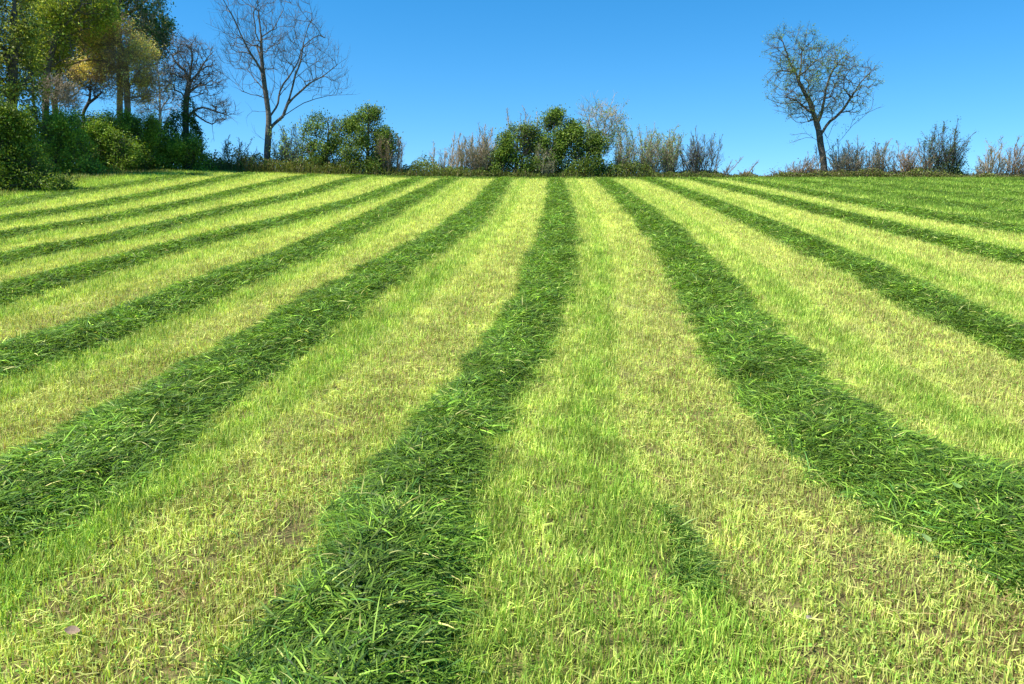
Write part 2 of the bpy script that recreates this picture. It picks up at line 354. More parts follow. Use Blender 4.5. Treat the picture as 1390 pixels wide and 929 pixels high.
# small things lying in the stubble
def leaf_thing(name, x, y, zup, L, wd, rot, tilt, c, label, cat, curl=.4):
    ts = np.linspace(0, 1, 7); B = Buf(); v = []
    for t in ts:
        hw = wd * .5 * math.sin(math.pi * min(.98, t * .94 + .04)) ** .8 * (1 + .1 * math.sin(t * 19))
        for sgn in (-1, 0, 1): v.append((t * L - L / 2, sgn * hw, abs(sgn) * hw * curl + .35 * L * (t - .5) ** 2))
    v = np.array(v); q = [[i * 3 + k, i * 3 + k + 1, i * 3 + k + 4, i * 3 + k + 3] for i in range(6) for k in range(2)]
    B.add(v, q, None, np.array(c) * rng.uniform(.8, 1.15, (len(v), 1)))
    o = B.build(name, M_LEAF); o.location = (x, y, float(H(x, y)) + zup); o.rotation_euler = (tilt, .3, rot)
    tag(o, label, cat)
leaf_thing('dry_leaf', -1.74, 2.70, .04, .055, .042, .45, .45, (.50, .34, .25), 'curled pale pinkish brown dry leaf standing in the stubble at bottom left', 'leaf')
leaf_thing('broad_leaf', 1.98, 3.34, .135, .06, .05, .4, .5, (.36, .52, .16), 'pale green broad leaf on the edge of the wide windrow, bottom right', 'leaf', .1)
leaf_thing('broad_leaf', 2.50, 3.98, .15, .075, .04, .2, .5, (.32, .52, .13), 'small pale green leaf on top of the wide windrow near the right edge', 'leaf', .1)
def stone(x, y, r, c, label):
    B = Buf(); nu, nv = 14, 9; v = []; q = []
    for j in range(nv):
        th = math.pi * j / (nv - 1)
        for i in range(nu):
            ph = 2 * math.pi * i / nu; k = 1 + .35 * (float(fbm(np.array(i % nu * .9 + x * 50), np.array(j * .8), 77)) - .5)
            v.append((r * k * math.sin(th) * math.cos(ph), r * .8 * k * math.sin(th) * math.sin(ph), r * .55 * k * math.cos(th)))
    for j in range(nv - 1):
        for i in range(nu): q.append([j * nu + i, j * nu + (i + 1) % nu, (j + 1) * nu + (i + 1) % nu, (j + 1) * nu + i])
    B.add(v, q, None, c); o = B.build('stone', M_STONE, smooth=True); o.location = (x, y, float(H(x, y)) + r * .25); o.rotation_euler = (.1, .2, x)
    tag(o, label, 'stone')
stone(1.24, 2.86, .018, (.24, .21, .18), 'small grey stone in bare soil at the bottom right')
stone(1.04, 2.97, .026, (.22, .12, .08), 'small reddish brown clod in bare soil right of the grass tuft')

# ------------------------------------------------------------------ plants: limbs traced, the rest grown towards points in the crown
def tubes(B, p0, p1, r0, r1, col, sides):
    d = p1 - p0; ln = np.linalg.norm(d, axis=1, keepdims=True); ok = ln[:, 0] > 1e-5
    p0, p1, r0, r1, d, ln, col = p0[ok], p1[ok], r0[ok], r1[ok], d[ok], ln[ok], col[ok]
    if len(d) == 0: return
    d = d / ln; up = np.where(np.abs(d[:, 2:3]) > .9, np.array((1., 0, 0)), np.array((0., 0, 1)))
    a = np.cross(d, up); a /= np.linalg.norm(a, axis=1, keepdims=True); b = np.cross(d, a)
    th = np.arange(sides) * 2 * np.pi / sides
    ring = a[:, None] * np.cos(th)[None, :, None] + b[:, None] * np.sin(th)[None, :, None]
    v = np.concatenate([p0[:, None] + ring * r0[:, None, None], p1[:, None] + ring * r1[:, None, None]], 1)
    m = 2 * sides; o = np.arange(len(d))[:, None] * m
    q = np.concatenate([o + np.array([k, (k + 1) % sides, sides + (k + 1) % sides, sides + k]) for k in range(sides)])
    B.add(v.reshape(-1, 3), q, None, np.repeat(col, m, 0))
def resample(P, step):
    P = np.asarray(P, float); d = np.r_[0, np.cumsum(np.linalg.norm(np.diff(P, axis=0), axis=1))]
    n = max(2, int(d[-1] / step) + 1); t = np.linspace(0, d[-1], n)
    return np.stack([np.interp(t, d, P[:, k]) for k in range(3)], 1)

def plant(name, label, cat, base, Y, guides, env, ntips, rtrunk, bark, rtip=.009, ntw=3, twl=(.25, .6), leaf=None, group=None,
          shell=.5, wig=.10, trunk_name='trunk', crown_name='crown', step=.35, upb=.3, ivy=None, twr=.007, depth=.8, pexp=.5, angw=.55, nobud=()):
    """base: direction px; guides: limbs in picture-plane measure, first is the stem; env: blobs (px, py, rx, ry) the crown fills."""
    bx = W(base, 243, Y)[0]
    z0 = float(H(bx, Y)); B0 = np.array([bx, Y, z0]); sc = 1 / FPX * (Y + 1)
    root = empty(name, B0); tag(root, label, cat, group)
    pos = []; par = []; dr = []; nb = []
    for gi, gd in enumerate(guides):
        pts = [W(a, c, Y) - B0 for a, c in gd]
        if gi == 0:
            pts[0][2] = -.15
            P = resample(pts, step)
        else:
            P = resample(pts, step)
        k = rng.uniform(-.55, .55) if gi else 0
        ln = np.linspace(0, 1, len(P)) * np.linalg.norm(P[-1] - P[0])
        if len(pos):
            A = np.array(pos); dd = A - P[0]; dd[:, 1] *= .3; j = int(np.argmin((dd ** 2).sum(1)))
            P[:, 1] = A[j][1] + k * ln; prev = j
        else: prev = -1
        P[1:] += rng.normal(0, wig * .35 * step, P[1:].shape)
        for i, p in enumerate(P):
            if gi and i == 0: continue
            pos.append(p); nb.append(4.0 if gi in nobud else 0.0); par.append(prev); dvec = P[i] - P[i - 1] if i else P[1] - P[0]
            dr.append(dvec / (np.linalg.norm(dvec) + 1e-9)); prev = len(pos) - 1
    ng = len(pos); ng0 = len(resample([W(a, c, Y) - B0 for a, c in guides[0]], step))
    # crown points
    ar = np.array([e[2] * e[3] for e in env], float); T = []
    for e, k in zip(env, np.maximum(1, (ar / ar.sum() * ntips)).astype(int)):
        q = rng.normal(0, 1, (k, 3)); q /= np.linalg.norm(q, axis=1, keepdims=True)
        q *= (rng.uniform(0, 1, (k, 1)) ** (1 / 3 if shell <= .5 else 1 / 5))
        cc = W(e[0], e[1], Y) - B0; dy = rng.uniform(-.4, .4) * e[2] * sc * depth
        T.append(cc + np.array((0, dy, 0)) + q * np.array((e[2] * sc, e[2] * sc * depth, e[3] * sc)))
    T = np.concatenate(T) if T else np.zeros((0, 3)); T = T[T[:, 2] > .1]
    cap = len(pos) + len(T) * 40
    A = np.zeros((cap, 3)); D = np.zeros((cap, 3)); PR = np.full(cap, -1); m = len(pos)
    NB = np.zeros(cap); NB[:m] = nb; A[:m] = pos; D[:m] = dr; PR[:m] = par
    # the stem below the crown takes no twigs
    lowz = T[:, 2].min() if len(T) else 0
    dist = np.array([np.min(((A[:ng] - t) ** 2).sum(1)) for t in T]) if len(T) else []
    tips = []
    for t in T[np.argsort(dist)] if len(T) else []:
        v = t - A[:m]; d = np.sqrt((v ** 2).sum(1)) + 1e-6
        cs = (v * D[:m]).sum(1) / d
        cost = d * (1 + angw * (1 - cs)) + NB[:m] + np.maximum(0, A[:m, 2] - t[2]) * .8
        cost[0] += .2
        j = int(np.argmin(cost)); dj = d[j]
        if dj < .05: continue
        k = max(1, int(math.ceil(dj / step))); c1 = A[j] + D[j] * dj * .35 + np.array((0, 0, -upb * .25 * dj))
        prev = j
        for s_ in range(1, k + 1):
            u = s_ / k; p = (1 - u) ** 2 * A[j] + 2 * u * (1 - u) * c1 + u * u * t
            if s_ < k: p = p + rng.normal(0, wig * step, 3)
            if m >= cap: break
            A[m] = p; dv = p - A[prev]; D[m] = dv / (np.linalg.norm(dv) + 1e-9); PR[m] = prev; prev = m; m += 1
        tips.append(prev)
    A = A[:m]; D = D[:m]; PR = PR[:m]
    cnt = np.zeros(m); cnt[tips] = 1
    kids = np.bincount(PR[PR >= 0], minlength=m); cnt[(kids == 0)] = np.maximum(cnt[kids == 0], 1)
    for i in range(m - 1, 0, -1):
        if PR[i] >= 0: cnt[PR[i]] += cnt[i]
    R = np.maximum(rtip, rtrunk * (cnt / cnt[0]) ** pexp)
    flare = np.clip(1 - A[:, 2] / .8, 0, 1); st = np.arange(m) < ng0; R = np.where(st, R * (1 + .45 * flare), R)
    i1 = np.nonzero(PR >= 0)[0]; i0 = PR[i1]
    r0 = np.where(R[i0] > R[i1] * 1.8, R[i1] * 1.25, R[i0])
    bc = np.array(bark) * rng.uniform(.8, 1.2, (len(i1), 1))
    big = (i1 < ng) | (R[i1] > max(.35 * rtrunk, .03))
    Bt = Buf(); Bc = Buf()
    tubes(Bt, A[i0][big], A[i1][big], r0[big], R[i1][big], bc[big], 7)
    tubes(Bc, A[i0][~big], A[i1][~big], r0[~big], R[i1][~big], bc[~big], 4)
    tp = np.array(tips, int); tp = np.r_[tp, np.nonzero(kids == 0)[0]] if len(tp) else np.nonzero(kids == 0)[0]
    mid = np.nonzero((cnt <= 3) & (kids > 0))[0]
    twb = np.concatenate([np.repeat(tp, ntw), mid])
    if ntw:
        n = len(twb); dv = D[twb] + rng.normal(0, .55, (n, 3)) + np.array((0, 0, upb)); dv /= np.linalg.norm(dv, axis=1, keepdims=True)
        ln = rng.uniform(*twl, n)[:, None]; q1 = A[twb] + dv * ln * .55
        dv2 = dv + rng.normal(0, .3, (n, 3)) + np.array((0, 0, upb * .5)); q2 = q1 + dv2 / np.linalg.norm(dv2, axis=1, keepdims=True) * ln * .5
        tc = np.array(bark) * rng.uniform(.85, 1.3, (n, 1))
        f = np.full(n, twr)
        tubes(Bc, A[twb], q1, f, f * .8, tc, 3); tubes(Bc, q1, q2, f * .8, f * .45, tc, 3)
        twigpts = np.concatenate([q1, q2])
    else: twigpts = A[twb]
    if Bt.n: Bt.build(trunk_name, M_BARK, root, True)
    if Bc.n: Bc.build(crown_name if not leaf else 'branches', M_BARK, root)
    if leaf:
        n = leaf['n']; q = twigpts * leaf.get('gap', 1.5)
        pr = np.clip(fbm(q[:, 0] + 31 + q[:, 1] * .8, q[:, 2] + q[:, 1] * 1.3, 700 + len(label), 2) - .43, .006, 1) ** 1.5; k = rng.choice(len(twigpts), n, p=pr / pr.sum())
        P = twigpts[k] + rng.normal(0, leaf.get('spread', .12), (n, 3))
        if leaf.get('zmin') is not None: P[:, 2] = np.maximum(P[:, 2], leaf['zmin'])
        P = P[P[:, 2] > .02]
        Bl = Buf(); leaves(Bl, P, np.full(len(P), leaf['s']), leaf['c'], leaf['w'], leaf.get('cs', 1.0), seed=len(label), lo=leaf.get('lo', .55), hi=leaf.get('hi', 1.5))
        Bl.build('leaves' if cat != 'tree' else 'crown', M_LEAF, root)
    if ivy:
        Bl = Buf(); P = []
        for (ex, ey, rx, ry, n) in ivy:
            q = rng.normal(0, 1, (n, 3)); q /= np.linalg.norm(q, axis=1, keepdims=True); q *= rng.uniform(.5, 1, (n, 1)) ** .4
            q *= (.8 + .4 * fbm(q[:, 0] * 3 + 5, q[:, 2] * 3 + q[:, 1] * 2, 3))[:, None]
            P.append(W(ex, ey, Y) - B0 + q * np.array((rx * sc, rx * sc, ry * sc)))
        P = np.concatenate(P); P = P[P[:, 2] > .03]
        leaves(Bl, P, np.full(len(P), .10), [(.025, .065, .012), (.05, .11, .02), (.08, .13, .03)], [3, 3, 1], 1.4, 5)
        Bl.build('ivy', M_LEAF, root)
    return root

def Z5(l): return [(290 + a / 4.04, b / 4.04) for a, b in l]
def Z6(l): return [(1020 + a / 4.13, 20 + b / 4.13) for a, b in l]
def Z2(l): return [(200 + a / 3.574, b / 3.574) for a, b in l]
GREY = (.125, .115, .098); DARK = (.10, .088, .07); TAN = (.35, .285, .19); WHITE = (.5, .47, .42); REDB = (.29, .205, .13)

# tall bare tree
plant('bare_tree', 'tall leafless tree with a wide vase of grey branches, its top past the photo edge', 'tree', 362, 46.5, [
    Z5([(292, 905), (294, 850), (298, 780), (303, 700), (303, 640), (290, 540), (275, 430), (265, 340), (260, 200), (245, 60), (238, -40)]),
    Z5([(306, 705), (335, 675), (370, 640), (430, 595), (480, 560), (560, 530), (620, 512), (690, 508), (740, 505)]),
    Z5([(375, 632), (400, 570), (425, 480), (445, 400), (470, 340), (490, 220), (510, 150), (535, 95)]),
    Z5([(405, 560), (450, 520), (520, 460), (600, 420), (680, 360), (735, 325)]),
    Z5([(293, 580), (312, 500), (312, 420), (290, 350), (270, 290), (290, 230), (310, 180), (295, 60), (285, -30)]),
    Z5([(305, 650), (338, 570), (338, 480), (330, 400), (345, 300), (350, 230), (375, 170), (380, 100), (390, 20)]),
    Z5([(283, 500), (220, 440), (150, 360), (100, 290), (65, 210), (50, 150)]),
    Z5([(270, 400), (215, 300), (180, 220), (150, 130), (110, 50), (85, -30)]),
    Z5([(265, 340), (220, 240), (185, 130), (165, 20), (160, -40)]),
    Z5([(290, 530), (200, 520), (140, 490)]),
    Z5([(340, 510), (420, 420), (500, 350), (570, 300), (635, 280)]),
    Z5([(338, 470), (400, 400), (450, 320), (470, 250), (560, 180), (600, 200)]),
    Z5([(345, 300), (400, 230), (430, 150), (440, 60)]),
    Z5([(312, 190), (340, 120), (370, 40), (375, -30)]),
    Z5([(290, 620), (225, 610), (200, 640)]),
    Z5([(300, 790), (265, 755), (240, 735)]),
  ], [(340, 40, 45, 55), (385, 40, 45, 45), (415, 75, 45, 40), (440, 105, 35, 28), (325, 75, 28, 40), (360, 90, 35, 45), (345, -5, 40, 25)],
  620, .20, GREY, rtip=.009, ntw=2, twl=(.35, .9), wig=.045, upb=.7, twr=.006, angw=1.1, pexp=.56)

# lone leafing tree on the right
plant('lone_tree', 'lone dark tree just coming into small leaf on the crest at the right', 'tree', 1117, 46, [
    Z6([(408, 930), (405, 840), (398, 780), (385, 700), (375, 640), (362, 590), (340, 530), (310, 460), (265, 380), (240, 310), (200, 240), (150, 200), (105, 165)]),
    Z6([(390, 690), (405, 640), (440, 600), (490, 560), (540, 500), (580, 430), (620, 370), (700, 290)]),
    Z6([(370, 620), (368, 500), (350, 430), (370, 350), (410, 290)]),
    Z6([(385, 600), (400, 480), (412, 400), (430, 330), (480, 260), (535, 215)]),
    Z6([(262, 370), (285, 300), (290, 260), (300, 200), (330, 120), (350, 50)]),
    Z6([(270, 350), (330, 280), (400, 230), (465, 175)]),
    Z6([(345, 560), (280, 520), (220, 490), (170, 480), (95, 485)]),
    Z6([(355, 600), (300, 600), (255, 610), (220, 585)]),
    Z6([(380, 700), (320, 685), (240, 710)]),
    Z6([(340, 688), (305, 662), (250, 672)]),
    Z6([(412, 775), (470, 735), (520, 690), (560, 640), (600, 600), (660, 560), (710, 510), (715, 460)]),
    Z6([(440, 752), (430, 700), (415, 650), (440, 690), (475, 620)]),
    Z6([(565, 635), (590, 570), (650, 555), (715, 520)]),
    Z6([(245, 320), (180, 320), (120, 300), (85, 335)]),
    Z6([(215, 260), (200, 180), (190, 110)]),
    Z6([(500, 550), (560, 540), (640, 490)]),
  ], [(1080, 68, 36, 30), (1072, 120, 33, 32), (1112, 115, 44, 46), (1165, 108, 28, 25), (1137, 82, 24, 18), (1098, 150, 30, 18), (1145, 135, 30, 22)],
  680, .19, DARK, rtip=.011, ntw=3, twl=(.2, .55), wig=.10, upb=.2, twr=.0075, nobud=(8, 9, 10, 11, 12),
  leaf=dict(n=9000, s=.07, gap=1.3, c=[(.11, .17, .035), (.17, .24, .055), (.08, .12, .025)], w=[3, 2.5, 1.5], spread=.09))

# ivy tree
plant('ivy_clad_tree', 'bare twiggy tree with a leaning ivy wrapped trunk, beside the bramble bank', 'tree', 253, 45, [
    Z2([(188, 800), (188, 720), (185, 600), (190, 480), (205, 400), (185, 345), (140, 310), (120, 270)]),
    Z2([(200, 570), (225, 540), (260, 520), (330, 540), (380, 555), (420, 580)]),
    Z2([(225, 555), (270, 585), (310, 600), (318, 670)]),
    Z2([(198, 450), (250, 420), (290, 420), (330, 480)]),
    Z2([(203, 410), (240, 360), (280, 290), (310, 250)]),
    Z2([(190, 480), (160, 440), (110, 440)]), Z2([(205, 390), (220, 320), (230, 230)]),
  ], [(258, 85, 33, 30), (275, 110, 28, 25), (295, 152, 27, 17), (237, 112, 18, 28), (248, 65, 22, 15)],
  750, .18, GREY, rtip=.009, ntw=3, twl=(.2, .55), wig=.10, upb=.1, twr=.007,
  ivy=[(249, 185, 24, 33, 5200), (256, 150, 9, 20, 900), (232, 180, 10, 15, 900), (266, 195, 9, 26, 900)])

# woods on the left
DKL = dict(c=[(.045, .082, .010), (.09, .14, .018), (.15, .20, .03)], w=[3, 3, 1])
OLIVE = dict(c=[(.10, .125, .018), (.18, .205, .03), (.28, .29, .05)], w=[3, 3, 1.2])
YGL = dict(c=[(.20, .25, .025), (.32, .35, .05), (.13, .18, .025), (.42, .41, .09)], w=[3, 2, 2, .7])
GOLD = dict(c=[(.48, .42, .12), (.62, .52, .17), (.32, .28, .10), (.38, .42, .10)], w=[3, 2, 2, 1.3])
plant('woodland_tree', 'shadowy dark leaved tree with a crooked limb at the far left edge', 'tree', 14, 36, [
    [(14, 270), (14, 200), (16, 140), (20, 80), (22, 30), (15, -40)], [(20, 60), (30, 32), (42, 30), (58, 40), (75, 48)], [(18, 110), (0, 70), (-30, 40)], [(18, 130), (40, 105), (55, 95)], [(20, 60), (5, 20), (0, -20)]],
  [(0, 35, 40, 50), (8, 90, 38, 36), (-45, 70, 50, 70), (15, 130, 32, 25), (-10, -50, 50, 45)], 700, .24, DARK, ntw=2, leaf=dict(n=26000, s=.11, spread=.24, cs=.8, gap=1.6, **OLIVE))
plant('woodland_tree', 'yellow green tree in fresh leaf, high at the top left corner', 'tree', 62, 41, [
    [(60, 250), (61, 190), (62, 140), (66, 90), (78, 40), (92, -10), (95, -60)], [(64, 110), (50, 70), (35, 30), (25, -20)], [(72, 60), (100, 30), (130, 5)], [(66, 95), (85, 85), (105, 80)]],
  [(95, 12, 42, 30), (60, 25, 42, 32), (80, 62, 34, 20), (40, 70, 26, 25), (75, -40, 65, 40), (125, 10, 22, 22), (60, 88, 30, 10)], 820, .17, GREY, ntw=2, leaf=dict(n=22000, s=.12, spread=.2, cs=.9, **YGL))
plant('woodland_tree', 'thin tree with twin dark trunks and sparse green leaf behind the yellow green one', 'tree', 76, 46, [
    [(78, 245), (76, 190), (75, 140), (80, 100), (95, 60), (110, 20), (118, -30)], [(77, 200), (50, 160), (48, 120), (42, 60), (35, 0)], [(85, 88), (62, 60), (58, 10)], [(95, 60), (125, 50), (140, 25)]],
  [(70, 90, 45, 40), (110, 80, 35, 40), (45, 40, 40, 45), (105, 20, 45, 40), (130, 60, 25, 30)], 900, .15, DARK, ntw=3, leaf=dict(n=22000, s=.12, spread=.2, c=[(.05, .10, .03), (.08, .14, .04)], w=[1, 1]))
plant('woodland_tree', 'golden brown budding tree with a reddish upright trunk, right side of the woods', 'tree', 172, 43.7, [
    [(172, 260), (172, 200), (173, 150), (172, 110), (168, 70), (160, 40), (155, 15)], [(173, 120), (195, 100), (215, 92), (228, 95)], [(171, 100), (150, 85), (125, 85), (105, 95)], [(170, 85), (190, 65), (205, 50)], [(165, 60), (140, 45), (125, 40)], [(173, 135), (200, 132), (218, 128)]],
  [(160, 72, 38, 28), (135, 50, 30, 22), (190, 92, 36, 22), (115, 95, 34, 13), (160, 105, 36, 16), (200, 118, 26, 12), (180, 130, 34, 7), (150, 35, 24, 15)], 1100, .17, REDB, ntw=3, twr=.008, leaf=dict(n=26000, s=.09, spread=.16, cs=1.0, **GOLD))
plant('woodland_tree', 'blue green leaved tree with tan outer twigs, behind the golden brown one', 'tree', 165, 47, [
    [(162, 245), (162, 180), (163, 120), (163, 60), (160, 20), (162, -30)], [(163, 75), (185, 55), (205, 40), (222, 40)], [(162, 45), (140, 20), (120, 10)], [(162, 25), (185, 10), (205, -10)]],
  [(195, 62, 28, 20), (188, 28, 32, 22), (205, 40, 26, 18), (150, 10, 40, 25), (190, -5, 28, 25), (165, -30, 45, 30)], 760, .18, TAN, ntw=3, twr=.008, leaf=dict(n=21000, s=.12, spread=.18, c=[(.04, .10, .035), (.07, .145, .04), (.34, .28, .11)], w=[3, 3, 1.2]))
plant('whitish_tree', 'slim whitish bare tree at the right end of the woods', 'tree', 222, 46.5, [
    [(216, 240), (217, 190), (217, 140), (216, 110), (214, 92), (217, 75)], [(215, 105), (210, 92), (203, 100)], [(217, 150), (230, 135), (238, 120)], [(217, 170), (200, 150), (190, 145)]],
  [(220, 105, 18, 22), (228, 140, 18, 14), (205, 145, 18, 14), (215, 165, 22, 8)], 260, .10, WHITE, ntw=3, twr=.008)
plant('crooked_sapling', 'small crooked sapling under the woods with sky behind it', 'sapling', 116, 44, [
    [(114, 240), (114, 180), (113, 152), (120, 140), (122, 130), (123, 105)], [(121, 138), (135, 128), (140, 115)]], [(122, 118, 16, 14), (138, 125, 12, 10)], 120, .09, DARK, ntw=3)
plant('twiggy_shrub', 'beige twiggy shrub low among the trunks of the woods', 'shrub', 76, 40, [[(76, 250), (74, 180), (72, 150), (70, 130)], [(75, 170), (90, 145), (98, 130)]],
  [(72, 125, 24, 17), (92, 138, 14, 12)], 300, .06, TAN, ntw=3, twr=.008, trunk_name='stems')

# bank of brambles and shrubs below the woods
def bank(label, base, Y, env, n, nt, pal, s=.085, cs=1.1, name='bramble_bush', cat='bush', group='bushes below the woods'):
    env = [e2 for e in env for e2 in [(e[0], e[1], e[2] * .72, e[3] * .72)] + [(e[0] + e[2] * .62 * math.cos(a), e[1] - e[3] * .55 * math.sin(a) , e[2] * k, e[3] * k * 1.1) for a, k in zip(rng.uniform(-.5, 3.6, 5), rng.uniform(.26, .5, 5))]]
    fy = 262 if Y < 30 else 243
    env += [(base + dx_, fy - 10, 20, 10) for dx_ in (-25, -8, 10, 27)]
    n = int(n * 1.9); pal = dict(pal, gap=2.2)
    gd = [[(base, 290), (base, env[0][1] + env[0][3]), (base + 2, env[0][1])]] + [[(base, e[1] + e[3]), (e[0], e[1])] for e in env[1:-4:2]]
    plant(name, label, cat, base, Y, gd, env, nt, .05, DARK, rtip=.007, ntw=2, twl=(.25, .6), leaf=dict(dict(n=n, s=s, spread=.15, cs=cs, lo=.6, hi=1.9), **pal), shell=.9, trunk_name='stems', upb=.2, group=group)
LUSH = dict(c=[(.065, .115, .010), (.12, .185, .016), (.19, .26, .03), (.26, .31, .05)], w=[3, 3, 1.5, .4])
bank('big dark bramble bush nearest the camera at the left edge', 15, 28.5, [(8, 222, 42, 38), (-25, 195, 48, 55), (0, 172, 32, 26), (42, 246, 26, 15), (66, 254, 18, 9)], 32000, 600, dict(LUSH, lo=.35, hi=1.2))  # leaf tones lowered: shade over this bush is put into its colour
bank('shaded bush behind the big dark bramble at the left edge', 75, 37, [(80, 208, 40, 34), (72, 175, 32, 24), (55, 168, 26, 26), (105, 228, 26, 16), (125, 235, 20, 9)], 17000, 420, LUSH)
bank('broad bright bramble bush under the twin dark trunks', 120, 40.5, [(122, 198, 38, 28), (105, 174, 28, 18), (148, 206, 34, 20), (165, 222, 28, 12)], 17000, 420, LUSH)
bank('rounded bush under the golden brown tree', 178, 42.6, [(182, 190, 32, 28), (160, 180, 24, 22), (200, 185, 20, 20)], 13000, 340, LUSH)
bank('low bright bush at the foot of the ivy clad tree', 240, 43.6, [(240, 210, 36, 17), (215, 207, 28, 18), (258, 215, 20, 11)], 11000, 260, LUSH)
bank('low bush filling the dip in front of the rounded one', 165, 42, [(165, 215, 40, 14), (135, 222, 26, 12), (195, 217, 24, 12)], 9000, 240, LUSH)

# hedge line along the crest
G2 = dict(c=[(.075, .125, .018), (.125, .185, .025), (.045, .08, .015), (.20, .25, .05)], w=[3, 3, 2, 1.2])
SPR = dict(c=[(.14, .22, .05), (.20, .28, .08), (.10, .15, .035)], w=[2, 2, 1])
def shrub(label, base, Y, stems, env, nt, bark, leaf=None, rt=.05, name='bare_shrub', cat='shrub', ntw=3, twr=.0085, twl=(.2, .55), wig=.12, upb=.45, group='shrubs along the crest', step=.3):
    plant(name, label, cat, base, Y, stems, env, nt, rt, bark, rtip=.009, ntw=ntw, twl=twl, leaf=leaf, trunk_name='stems', crown_name='branches', wig=wig, upb=upb, twr=twr, group=group, step=step)
def fan(base, y0, tops, bend=.35): return tops
def shrub(label, base, Y, tops, env, nt, bark, leaf=None, rt=.05, name='bare_shrub', cat='shrub', group='shrubs along the crest', **kw):
    """many thin stems out of one stool, each with side twigs; tops: the tallest shoots seen"""
    bx = W(base, 243, Y)[0]; z0 = float(H(bx, Y)); B0 = np.array([bx, Y, z0])
    root = empty(name, B0); tag(root, label, cat, group)
    xa = min(e[0] - e[2] for e in env) if env else min(t[0] for t in tops); xb = max(e[0] + e[2] for e in env) if env else max(t[0] for t in tops)
    tt = sorted(tops); tx = [t[0] for t in tt]; ty = [t[1] for t in tt]
    L = []
    for t in tops: L.append((t[0], t[1], rng.uniform(-.3, .3), 1.0))
    m = max(8, int(nt / 5))
    for i in range(m):
        x = rng.uniform(xa, xb); top = np.interp(x, tx, ty); y = 243 - (243 - top) * rng.beta(1.7, 1.5)
        L.append((x + rng.normal(0, 5), y, rng.normal(0, .45), rng.uniform(.4, .9)))
    Bs = Buf(); Bb = Buf(); P0 = []; P1 = []; R0 = []; R1 = []; T = []; 
    for x, y, dy, rs in L:
        tip = W(x, y, Y) - B0; tip[1] = dy * max(.4, abs(tip[2]))
        b0 = np.array([rng.normal(0, .08) + tip[0] * rng.uniform(.1, .85), rng.normal(0, .12), -.12]); h = tip[2]
        c = np.array([b0[0] + (tip[0] - b0[0]) * rng.uniform(-.2, .9) + rng.normal(0, .22), tip[1] * .4, h * rng.uniform(.4, .65)])
        u = np.linspace(0, 1, 8)[:, None]; q = (1 - u) ** 2 * b0 + 2 * u * (1 - u) * c + u * u * tip
        q[1:-1] += rng.normal(0, .02 * max(.5, h), (6, 3)); r = (rt * .55 * rs * (1 - .85 * u[:, 0]) + .006) * min(1, .35 + h / 3)
        P0.append(q[:-1]); P1.append(q[1:]); R0.append(r[:-1]); R1.append(r[1:])
        k = int(7 + 9 * h * rs)
        uu = rng.uniform(.22, 1, k); idx = np.minimum((uu * 7).astype(int), 6); f = (uu * 7 - idx)[:, None]
        st = q[idx] * (1 - f) + q[idx + 1] * f; d = q[idx + 1] - q[idx]; d /= np.linalg.norm(d, axis=1, keepdims=True)
        T.append((st, d, (1.08 - uu) * rng.uniform(.3, .6, k) * max(.6, min(h, 2.6)) * .75))
    p0 = np.concatenate(P0); p1 = np.concatenate(P1)
    xr = np.array([t[0] for t in L]); xr = (W(xr.min(), 243, Y)[0] - bx, W(xr.max(), 243, Y)[0] - bx)
    p0 = np.r_[p0, [[xr[0], 0, -.1]]]; p1 = np.r_[p1, [[xr[1], 0, -.1]]]; R0 = np.r_[np.concatenate(R0), .13]; R1 = np.r_[np.concatenate(R1), .13]
    tubes(Bs, p0, p1, R0, R1, np.array(bark) * rng.uniform(.75, 1.15, (len(p0), 1)), 5);     st = np.concatenate([t[0] for t in T]); d = np.concatenate([t[1] for t in T]); ln = np.concatenate([t[2] for t in T])
    allp = []
    for lev in range(2):
        n = len(st); dv = d + rng.normal(0, .48, (n, 3)); dv[:, 2] = np.abs(dv[:, 2]) * .8 + .25; dv /= np.linalg.norm(dv, axis=1, keepdims=True)
        m1 = st + dv * ln[:, None] * .5; e = m1 + (dv + rng.normal(0, .18, (n, 3)) + np.array((0, 0, .2))) * ln[:, None] * .5
        rr = np.full(n, .0085 if lev == 0 else .0065); cc = np.array(bark) * rng.uniform(.8, 1.3, (n, 1))
        tubes(Bb, st, m1, rr, rr * .85, cc, 3); tubes(Bb, m1, e, rr * .85, rr * .5, cc, 3)
        allp += [m1, e]
        st = np.concatenate([m1, m1 * .5 + e * .5, e * .9 + m1 * .1]); d = np.concatenate([dv] * 3); ln = np.concatenate([ln] * 3) * rng.uniform(.3, .6, 3 * n)
    (Bb.build('branches', M_BARK, root) if nt >= 80 else None)
    if nt < 80:
        for i_ in range(len(Bb.v)): Bs.v.append(Bb.v[i_]); Bs.c.append(Bb.c[i_]); Bs.q.append(Bb.q[i_] + Bs.n)
    Bs.build('stems', M_BARK, root, True)
    if leaf is None: leaf = dict(n=int(nt * 1.6), s=.07, spread=.09, c=[(.16, .17, .05), (.22, .17, .08), (.11, .14, .04)], w=[2, 1.5, 1.5])
    if leaf:
        tp = np.concatenate(allp); k = rng.integers(0, len(tp), leaf['n']); P = tp[k] + rng.normal(0, leaf.get('spread', .1), (leaf['n'], 3)); P = P[P[:, 2] > .05]
        if leaf.get('zmin') is not None:
            q = rng.normal(0, 1, (1800, 3)) * np.array(((xb - xa) * .017, .4, .28)) + np.array((0, 0, .55)); P = np.r_[P, q[q[:, 2] > .05]]
        Bl = Buf(); leaves(Bl, P, np.full(len(P), leaf['s']), leaf['c'], leaf['w'], 1.0, seed=len(label)); Bl.build('leaves', M_LEAF, root)
    return root
